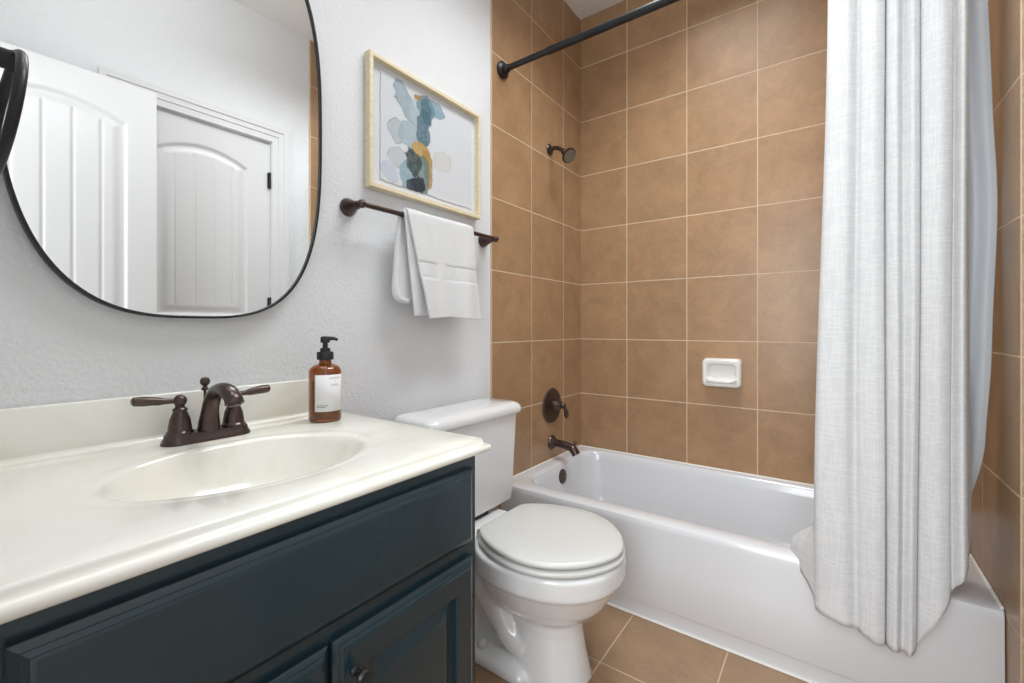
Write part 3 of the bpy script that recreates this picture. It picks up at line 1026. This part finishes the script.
loft(bm, [stadium(0.030, 0.084, FZ), stadium(0.030, 0.084, FZ + 0.003), stadium(0.027, 0.081, FZ + 0.008), stadium(0.0245, 0.0785, FZ + 0.014), stadium(0.0235, 0.0775, FZ + 0.019), stadium(0.020, 0.074, FZ + 0.0205)])
build('base_plate', bm, M['bronze'], fa)
for sgn in (-1, 1):
    hy = FY + sgn * 0.0508
    bm = bmesh.new()
    lathe(bm, [(0.0235, 0.019), (0.0235, 0.024), (0.021, 0.027), (0.0205, 0.034), (0.018, 0.050), (0.0135, 0.062), (0.0120, 0.066), (0.0135, 0.069), (0.0125, 0.072), (0.0085, 0.075), (0.0085, 0.079)], (FX, hy, CT), n=32)
    lathe(bm, [(0.002, -0.0125), (0.007, -0.0105), (0.0115, -0.005), (0.0125, 0.0), (0.0115, 0.005), (0.007, 0.0105), (0.002, 0.0125)], (FX, hy, CT + 0.088), n=28)
    h = build('handle', bm, M['bronze'], fa)
    bm = bmesh.new()
    ex = -0.008 if sgn < 0 else 0.004
    tube(bm, [(FX, hy + sgn * 0.006, CT + 0.089), (FX + ex * 0.3, hy + sgn * 0.025, CT + 0.0895), (FX + ex * 0.7, hy + sgn * 0.050, CT + 0.0925), (FX + ex, hy + sgn * 0.070, CT + 0.094), (FX + ex, hy + sgn * 0.077, CT + 0.094)],
         [0.0052, 0.0056, 0.0085, 0.0098, 0.0090, 0.0050], 18)
    build('lever', bm, M['bronze'], h)
bm = bmesh.new()      # gooseneck: broad at the foot, arching over the bowl
path = catmull([(0.090, FY, CT + 0.018), (0.093, FY, CT + 0.048), (0.104, FY, CT + 0.080), (0.128, FY, CT + 0.104), (0.160, FY, CT + 0.112), (0.189, FY, CT + 0.108), (0.209, FY, CT + 0.096), (0.214, FY, CT + 0.087)], 8)
n = len(path)
rings = []
for i, p in enumerate(path):
    a = path[max(i - 1, 0)]; b = path[min(i + 1, n - 1)]
    t = (b - a).normalized()
    nrm = Vector((-t.z, 0, t.x))
    f = i / (n - 1)
    wy = pws([(0, 0.0215), (0.25, 0.0160), (0.5, 0.0145), (0.75, 0.0165), (1.0, 0.0175)], f)
    wn = pws([(0, 0.0200), (0.25, 0.0150), (0.5, 0.0135), (0.75, 0.0145), (1.0, 0.0135)], f)
    rings.append([p + nrm * wn * math.cos(2 * PI * q / 24) + Vector((0, 1, 0)) * wy * math.sin(2 * PI * q / 24) for q in range(24)])
loft(bm, rings)
spo = build('spout', bm, M['bronze'], fa)
bm = bmesh.new()
tdir = (path[-1] - path[-2]).normalized()
lathe(bm, [(0.0035, 0), (0.0115, 0.0), (0.0115, 0.005), (0.0095, 0.006), (0.003, 0.006)], path[-1] - tdir * 0.001, tdir, 24)
build('aerator', bm, M['bronze'], spo)
bm = bmesh.new()
lathe(bm, [(0.0028, 0.0), (0.0028, 0.088), (0.007, 0.090), (0.0075, 0.093), (0.0045, 0.096), (0.0045, 0.099), (0.0085, 0.103), (0.0098, 0.109), (0.0075, 0.116), (0.002, 0.118)], (0.058, FY + 0.004, CT + 0.012), n=20)
build('lift_rod', bm, M['bronze'], fa)

# ------------------------------------------------------------------ soap bottle
BX, BY = 0.115, -1.6545
bo = thing('soap_bottle', (BX, BY, CT), 'amber glass soap pump bottle with a white label at the counter end', 'bottle')
R = 0.0395
bm = bmesh.new()
outer = [(0.002, 0.0015), (R - 0.006, 0.0005), (R - 0.001, 0.003), (R, 0.008), (R, 0.124), (R - 0.001, 0.130), (R - 0.0045, 0.136), (R - 0.011, 0.1415), (R - 0.019, 0.1445), (0.0165, 0.146), (0.0150, 0.149), (0.0150, 0.160)]
inner = [(0.0125, 0.160), (0.0125, 0.149), (0.0155, 0.1435), (R - 0.012, 0.1385), (R - 0.0065, 0.134), (R - 0.0035, 0.128), (R - 0.003, 0.122), (R - 0.003, 0.010), (R - 0.008, 0.006), (0.002, 0.006)]
lathe(bm, outer + inner, (BX, BY, CT + 0.0003), n=56)
build('glass_body', bm, M['amber'], bo)
bm = bmesh.new()
lathe(bm, [(0.002, 0.007), (R - 0.008, 0.007), (R - 0.0045, 0.011), (R - 0.0045, 0.104), (0.002, 0.104)], (BX, BY, CT), n=40)
tag(build('liquid_soap', bm, M['soap'], bo), 'brown liquid soap')
bm = bmesh.new()      # label wraps part of the front
LA0, LA1 = math.radians(-68), math.radians(40)      # from the camera's left round to the right


def lab(a, z, off=0.0006):
    return Vector((BX + (R + off) * math.cos(a), BY + (R + off) * math.sin(a), CT + z))


ln = 24
ring_o = [[lab(LA0 + (LA1 - LA0) * i / ln, z) for i in range(ln + 1)] for z in (0.028, 0.120)]
loft(bm, ring_o, False, False, False)
lb = build('label', bm, M['paper_label'], bo)
md = lb.modifiers.new('solid', 'SOLIDIFY'); md.thickness = 0.0004; md.offset = 1


def label_text(txt, a_c, z, size, parent, name='lettering'):
    cu = bpy.data.curves.new('txt', 'FONT')
    cu.body = txt; cu.size = size; cu.align_x = 'CENTER'; cu.space_character = 1.5
    to = bpy.data.objects.new('txt', cu)
    COL.objects.link(to)
    dg = bpy.context.evaluated_depsgraph_get()
    dg.update()
    me = bpy.data.meshes.new_from_object(to.evaluated_get(dg))
    bpy.data.objects.remove(to)
    bm = bmesh.new(); bm.from_mesh(me)
    for v in bm.verts:
        x, y = v.co.x, v.co.y
        v.co = lab(a_c + x / R, z + y, 0.0013)
    return build(name, bm, M['ink'], parent, False)


label_text('SAND', math.radians(3), 0.1090, 0.0080, lb)
label_text('+', math.radians(3), 0.1005, 0.0070, lb)
label_text('FOG', math.radians(3), 0.0915, 0.0080, lb)
bm = bmesh.new()
for z, a0, a1 in ((0.0425, -60, -22), (0.0385, -60, -30)):
    r_ = [[lab(math.radians(a0 + (a1 - a0) * i / 10), zz, 0.0011) for i in range(11)] for zz in (z, z + 0.0016)]
    loft(bm, r_, False, False, False)
build('fine_print', bm, M['ink'], lb, False)
pm = bmesh.new()
lathe(pm, [(0.003, 0.1565), (0.0195, 0.1565), (0.0205, 0.158), (0.0205, 0.174), (0.0190, 0.1765), (0.0125, 0.177), (0.0120, 0.186), (0.0065, 0.187), (0.0060, 0.206), (0.003, 0.2065)], (BX, BY, CT), n=32)
po = build('pump_collar', pm, M['pump'], bo)
bm = bmesh.new()
lathe(bm, [(0.003, 0.200), (0.0105, 0.200), (0.0115, 0.202), (0.0115, 0.213), (0.0095, 0.216), (0.003, 0.217)], (BX, BY, CT), n=28)
hdv = Vector((0.62, 0.78, 0))
c0 = Vector((BX, BY, CT + 0.211))
tube(bm, [c0, c0 + hdv * 0.014, c0 + hdv * 0.024 + Vector((0, 0, -0.001)), c0 + hdv * 0.030 + Vector((0, 0, -0.005))], [0.0060, 0.0050, 0.0042, 0.0036], 14)
build('pump_nozzle', bm, M['pump'], bo)
bm = bmesh.new()
tube(bm, [(BX, BY, CT + 0.160), (BX + 0.004, BY, CT + 0.10), (BX + 0.012, BY, CT + 0.106)][:2], 0.0030, 10, 0)
build('dip_tube', bm, M['paper_label'], bo)

# ------------------------------------------------------------------ mirror
mir = thing('mirror', (0.006, -1.905, 1.57), 'large black framed rounded rectangle mirror above the vanity', 'mirror')
psi = math.radians(-0.9)
mn = Vector((math.cos(psi), math.sin(psi), 0))      # glass faces along mn, a touch toward the room's near end
mt = Vector((-math.sin(psi), math.cos(psi), 0))
mc = Vector((0.0240, -1.9133, 1.5587))


def mir_ring(a, b, off, n=140, e=2.963):
    out = []
    for i in range(n):
        t = 2 * PI * i / n
        c, s = math.cos(t), math.sin(t)
        u = a * math.copysign(abs(c) ** (2 / e), c)
        w = b * math.copysign(abs(s) ** (2 / e), s)
        out.append(mc + mt * u + Vector((0, 0, w)) + mn * off)
    return out


MA, MB_ = 0.2968, 0.5084
bm = bmesh.new()
loft(bm, [mir_ring(MA - 0.004, MB_ - 0.004, -0.004), mir_ring(MA - 0.004, MB_ - 0.004, 0.003)])
build('glass', bm, M['mirror'], mir, True, 30)
bm = bmesh.new()
fr_ = [mir_ring(MA - 0.0045, MB_ - 0.0045, 0.002), mir_ring(MA - 0.0045, MB_ - 0.0045, 0.008), mir_ring(MA - 0.003, MB_ - 0.003, 0.0095), mir_ring(MA, MB_, 0.009), mir_ring(MA + 0.001, MB_ + 0.001, 0.007), mir_ring(MA + 0.001, MB_ + 0.001, -0.015), mir_ring(MA - 0.0045, MB_ - 0.0045, -0.015), mir_ring(MA - 0.0045, MB_ - 0.0045, 0.002)]
loft(bm, fr_, False, False)
bmesh.ops.remove_doubles(bm, verts=bm.verts[:], dist=1e-6)
build('frame', bm, M['black'], mir, True, 40)

# ------------------------------------------------------------------ picture
PY0, PY1, PZ0, PZ1 = -1.4544, -0.9244, 1.4650, 1.8830
PD = 0.030
pic = thing('framed_picture', (0.001, (PY0 + PY1) / 2, (PZ0 + PZ1) / 2), 'abstract blue and gold watercolour in a pale wood frame above the towel bar', 'picture')
bm = bmesh.new()
FWd = 0.0135


def rect_yz(i, x):
    return [Vector((x, PY0 + i, PZ0 + i)), Vector((x, PY1 - i, PZ0 + i)), Vector((x, PY1 - i, PZ1 - i)), Vector((x, PY0 + i, PZ1 - i))]


loft(bm, [rect_yz(FWd, 0.003), rect_yz(0, 0.003), rect_yz(0, PD - 0.0015), rect_yz(0.0015, PD), rect_yz(FWd - 0.001, PD), rect_yz(FWd, PD - 0.001), rect_yz(FWd, 0.003)], False, False)
bmesh.ops.remove_doubles(bm, verts=bm.verts[:], dist=1e-6)
build('frame', bm, M['maple'], pic, True, 30)
bm = bmesh.new(); box(bm, 0.003, 0.008, PY0 + FWd, PY1 - FWd, PZ0 + FWd, PZ1 - FWd)
build('mat_board', bm, plain('pale_grey_mat_board', srgb(216, 219, 224), 0.8).m, pic)
bm = bmesh.new(); box(bm, 0.0225, 0.0245, PY0 + FWd, PY1 - FWd, PZ0 + FWd, PZ1 - FWd)
build('pane', bm, M['pane'], pic)
# the floated sheet with deckled edges
AY0, AY1, AZ0, AZ1 = -1.4010, -0.9620, 1.5010, 1.8580
bm = bmesh.new()
rnd = random.Random(3)
ja = [[rnd.uniform(-1, 1) * 0.0024 for _ in range(33)] for _ in range(4)]
gr = [[None] * 33 for _ in range(33)]
for j in range(33):
    for i in range(33):
        y = AY0 + (AY1 - AY0) * i / 32 + (ja[0][j] if i == 0 else ja[1][j] if i == 32 else 0)
        z = AZ0 + (AZ1 - AZ0) * j / 32 + (ja[2][i] if j == 0 else ja[3][i] if j == 32 else 0)
        gr[j][i] = bm.verts.new((0.0108 + (0.0012 * math.sin(5 * z + 9 * y) if 0 < i < 32 and 0 < j < 32 else 0), y, z))
for j in range(32):
    for i in range(32):
        bm.faces.new((gr[j][i], gr[j][i + 1], gr[j + 1][i + 1], gr[j + 1][i]))
rim = gr[0][:] + [r[-1] for r in gr[1:]] + gr[-1][-2::-1] + [r[0] for r in gr[-2:0:-1]]
bk = [bm.verts.new((0.0092, v.co.y, v.co.z)) for v in rim]
for i in range(len(rim)):
    bm.faces.new((rim[i], bk[i], bk[(i + 1) % len(rim)], rim[(i + 1) % len(rim)]))
# procedural watercolour
k = NT('watercolour_sheet')
tc = k.n('ShaderNodeTexCoord').outputs['Object']
nzv = k.noise(tc, 13, 4, 0.55)
wob = k.n('ShaderNodeVectorMath', operation='MULTIPLY_ADD')
k.l(nzv.outputs['Color'], wob.inputs[0]); wob.inputs[1].default_value = (0.07, 0.07, 0.07)
off = k.n('ShaderNodeVectorMath', operation='ADD')
k.l(tc, off.inputs[0]); off.inputs[1].default_value = (-0.035, -0.035, -0.035)
k.l(off.outputs[0], wob.inputs[2])
sp = k.n('ShaderNodeSeparateXYZ'); k.l(wob.outputs[0], sp.inputs[0])
gran = k.noise(tc, 55, 4, 0.6)
colr = None
base = srgb(208, 211, 215)
cur_c = k.mix(0.0, base, base)
BL = []


def blob(cy_, cz_, ry, rz, ang, col, op, edge=0.0, soft=0.16):
    """pigment pool: ellipse centre, radii, tilt, colour, strength, extra darkening at its dried edge"""
    global cur_c
    ca, sa = math.cos(ang), math.sin(ang)
    dy = k.math('SUBTRACT', sp.outputs[1], cy_)
    dz = k.math('SUBTRACT', sp.outputs[2], cz_)
    u = k.math('DIVIDE', k.math('ADD', k.math('MULTIPLY', dy, ca), k.math('MULTIPLY', dz, sa)), ry)
    w = k.math('DIVIDE', k.math('SUBTRACT', k.math('MULTIPLY', dz, ca), k.math('MULTIPLY', dy, sa)), rz)
    r = k.math('SQRT', k.math('ADD', k.math('MULTIPLY', u, u), k.math('MULTIPLY', w, w)))
    mr = k.n('ShaderNodeMapRange'); mr.interpolation_type = 'SMOOTHSTEP'
    mr.inputs['From Min'].default_value = 1.0 + soft / 2; mr.inputs['From Max'].default_value = 1.0 - soft / 2
    k.l(r, mr.inputs['Value'])
    a = k.math('MULTIPLY', mr.outputs[0], k.math('ADD', op * 0.62, k.math('MULTIPLY', gran.outputs[0], op * 0.76)), clamp=True)
    cur_c = k.mix(a, cur_c, col)
    if edge > 0:
        e = k.math('SUBTRACT', 1.0, k.math('DIVIDE', k.math('ABSOLUTE', k.math('SUBTRACT', r, 0.96)), 0.05), clamp=True)
        cur_c = k.mix(k.math('MULTIPLY', e, edge), cur_c, tuple(c * 0.45 for c in col))


BLOBS = [
    (-1.364, 1.532, 0.034, 0.028, 0.0, srgb(178, 188, 206), 0.6, 0.2),
    (-1.290, 1.790, 0.038, 0.070, 0.75, srgb(146, 163, 172), 0.85, 0.6),
    (-1.243, 1.775, 0.036, 0.046, 0.0, srgb(172, 186, 194), 0.7, 0.2),
    (-1.150, 1.822, 0.052, 0.024, -0.25, srgb(128, 156, 170), 0.85, 0.5),
    (-1.196, 1.805, 0.045, 0.044, 0.0, srgb(100, 132, 144), 0.85, 0.3),
    (-1.331, 1.684, 0.035, 0.043, 0.5, srgb(168, 176, 182), 0.75, 0.7),
    (-1.277, 1.688, 0.044, 0.050, 0.0, srgb(154, 172, 182), 0.8, 0.3),
    (-1.210, 1.735, 0.033, 0.070, -0.2, srgb(76, 110, 124), 0.92, 0.3),
    (-1.195, 1.790, 0.026, 0.050, 0.2, srgb(66, 100, 114), 0.7, 0.2),
    (-1.336, 1.597, 0.034, 0.038, -0.4, srgb(184, 188, 194), 0.75, 0.6),
    (-1.290, 1.548, 0.030, 0.046, 0.0, srgb(120, 154, 168), 0.75, 0.3),
    (-1.228, 1.640, 0.042, 0.038, 0.0, srgb(182, 148, 82), 0.92, 0.2),
    (-1.198, 1.592, 0.026, 0.070, 0.1, srgb(168, 130, 66), 0.85, 0.2),
    (-1.228, 1.565, 0.040, 0.066, 0.0, srgb(96, 120, 116), 0.85, 0.3),
    (-1.270, 1.600, 0.034, 0.048, 0.0, srgb(58, 72, 74), 0.92, 0.3),
    (-1.252, 1.526, 0.036, 0.027, 0.2, srgb(38, 48, 58), 0.95, 0.2),
    (-1.238, 1.828, 0.018, 0.010, 0.0, srgb(160, 118, 48), 0.9, 0.2),
    (-1.120, 1.640, 0.052, 0.036, 0.3, srgb(200, 196, 188), 0.55, 0.35),
]
for q in BLOBS: blob(*q)
k.set(Base_Color=cur_c, Roughness=0.85)
build('watercolour', bm, k.m, pic, True, 30)

# ------------------------------------------------------------------ towel bar and towel
TBX, TBZ = 0.070, 1.3885
TB0, TB1 = -1.512, -0.880
tb = thing('towel_bar', (0.0, (TB0 + TB1) / 2, TBZ), 'dark bronze towel bar on the wall below the picture', 'towel bar')
for y in (TB0, TB1):
    bm = bmesh.new()
    lathe(bm, [(0.003, 0), (0.026, 0), (0.0275, 0.003), (0.0265, 0.009), (0.021, 0.020), (0.0155, 0.034), (0.0115, 0.044), (0.0105, 0.047), (0.0125, 0.050), (0.0105, 0.053), (0.009, 0.058)], (0.0005, y, TBZ), (1, 0, 0), 36)
    lathe(bm, [(0.002, -0.0135), (0.0085, -0.0105), (0.0125, -0.004), (0.0125, 0.004), (0.0085, 0.0105), (0.002, 0.0135)], (TBX, y, TBZ), (0, 1, 0), 28)
    build('post', bm, M['bronze'], tb)
bm = bmesh.new()
tube(bm, [(TBX, TB0 + 0.004, TBZ), (TBX, TB1 - 0.004, TBZ)], 0.0078, 20, 0)
build('bar', bm, M['bronze'], tb)

tw = thing('hand_towel', (TBX, -1.19, TBZ), 'white terry hand towel folded over the bronze towel bar', 'towel')


def towel_sheet(name, yl, yr, ybl, ybr, zf, zbk, ybl_b, ybr_b, rad, bias, seed, band=None):
    """cloth hung over the bar: back flap up, over, front flap down"""
    rng = random.Random(seed)
    ph = [rng.uniform(0, 6.28) for _ in range(6)]
    Lb, Lf, La = TBZ - zbk, TBZ - zf, PI * rad
    tot = Lb + La + Lf

    def fn(s, v):
        d = v * tot
        if d < Lb:
            z = zbk + d; x = TBX - rad; q = (Lb - d) / Lb
            y0 = yl + (ybl_b - yl) * q; y1 = yr + (ybr_b - yr) * q
            x += 0.004 * q
            back = True
        elif d < Lb + La:
            a = (d - Lb) / rad
            x = TBX - rad * math.cos(a); z = TBZ + rad * math.sin(a); q = 0
            y0, y1 = yl, yr
            back = False
        else:
            dd = d - Lb - La
            z = TBZ - dd; x = TBX + rad; q = dd / Lf
            y0 = yl + (ybl - yl) * q; y1 = yr + (ybr - yr) * q
            x += bias * q
            back = False
        y = y0 + (y1 - y0) * s
        x += (0.007 * math.sin(9 * s + ph[0]) + 0.004 * math.sin(17 * s + ph[1] + 3 * q)) * (0.25 + 0.75 * q) * (0.3 if back else 1)
        z += 0.0035 * math.sin(7 * s + ph[2]) * q
        if band and not back and q > 0:
            b0, b1 = band
            if b0 < z < b1: x -= 0.0022
            if abs(z - b0) < 0.005 or abs(z - b1) < 0.005: x -= 0.0012
        x += 0.0007 * math.sin(210 * s + ph[3]) * math.sin(190 * v * 1.3 + ph[4])
        return Vector((x, y, z))
    o = cloth(name, fn, 70, 170, yr - yl, tot, M['terry'], tw, 0.0085, 1)
    return o


towel_sheet('front_fold', -1.356, -1.040, -1.280, -1.006, 1.062, 1.260, -1.335, -1.040, 0.019, 0.010, 1, (1.192, 1.244))
towel_sheet('inner_fold', -1.362, -1.050, -1.325, -1.040, 1.070, 1.120, -1.372, -1.060, 0.0125, 0.004, 5)
bm = bmesh.new()      # rolled edge of the back fold showing on the left
tube(bm, [(0.0585, -1.362, 1.392), (0.0575, -1.370, 1.31), (0.0575, -1.377, 1.21), (0.0575, -1.379, 1.15), (0.0585, -1.372, 1.126), (0.060, -1.352, 1.117), (0.062, -1.330, 1.116)], [0.006, 0.009, 0.010, 0.012, 0.012, 0.010, 0.009], 14, up=(1, 0, 0))
build('rolled_edge', bm, M['terry'], tw)

# ------------------------------------------------------------------ towel ring by the doorway
tr_ = thing('towel_ring', (0.311, FW, 1.383), 'dark open towel ring beside the mirror at the photo left edge', 'towel ring')
bm = bmesh.new()
PX, PZt = 0.309, 1.378
lathe(bm, [(0.003, 0), (0.026, 0), (0.0275, 0.003), (0.025, 0.010), (0.015, 0.022), (0.0105, 0.034), (0.0105, 0.050), (0.0125, 0.056), (0.0125, 0.070), (0.0145, 0.075), (0.0145, 0.081), (0.008, 0.086), (0.002, 0.087)], (PX, FW + 0.0005, PZt), (0, 1, 0), 32)
build('post', bm, M['black'], tr_)
bm = bmesh.new()
ringp = []
rr_ = 0.0775
for i in range(65):
    a = 2 * PI * i / 64
    lz = -rr_ + rr_ * math.cos(a)
    ringp.append((0.311 + rr_ * math.sin(a), -2.2127 + lz * 0.125 + 0.026 * rr_ * math.sin(a), 1.383 + lz))
tube(bm, ringp, 0.0059, 16, 0, up=(0, 1, 0))
build('ring', bm, M['black'], tr_)
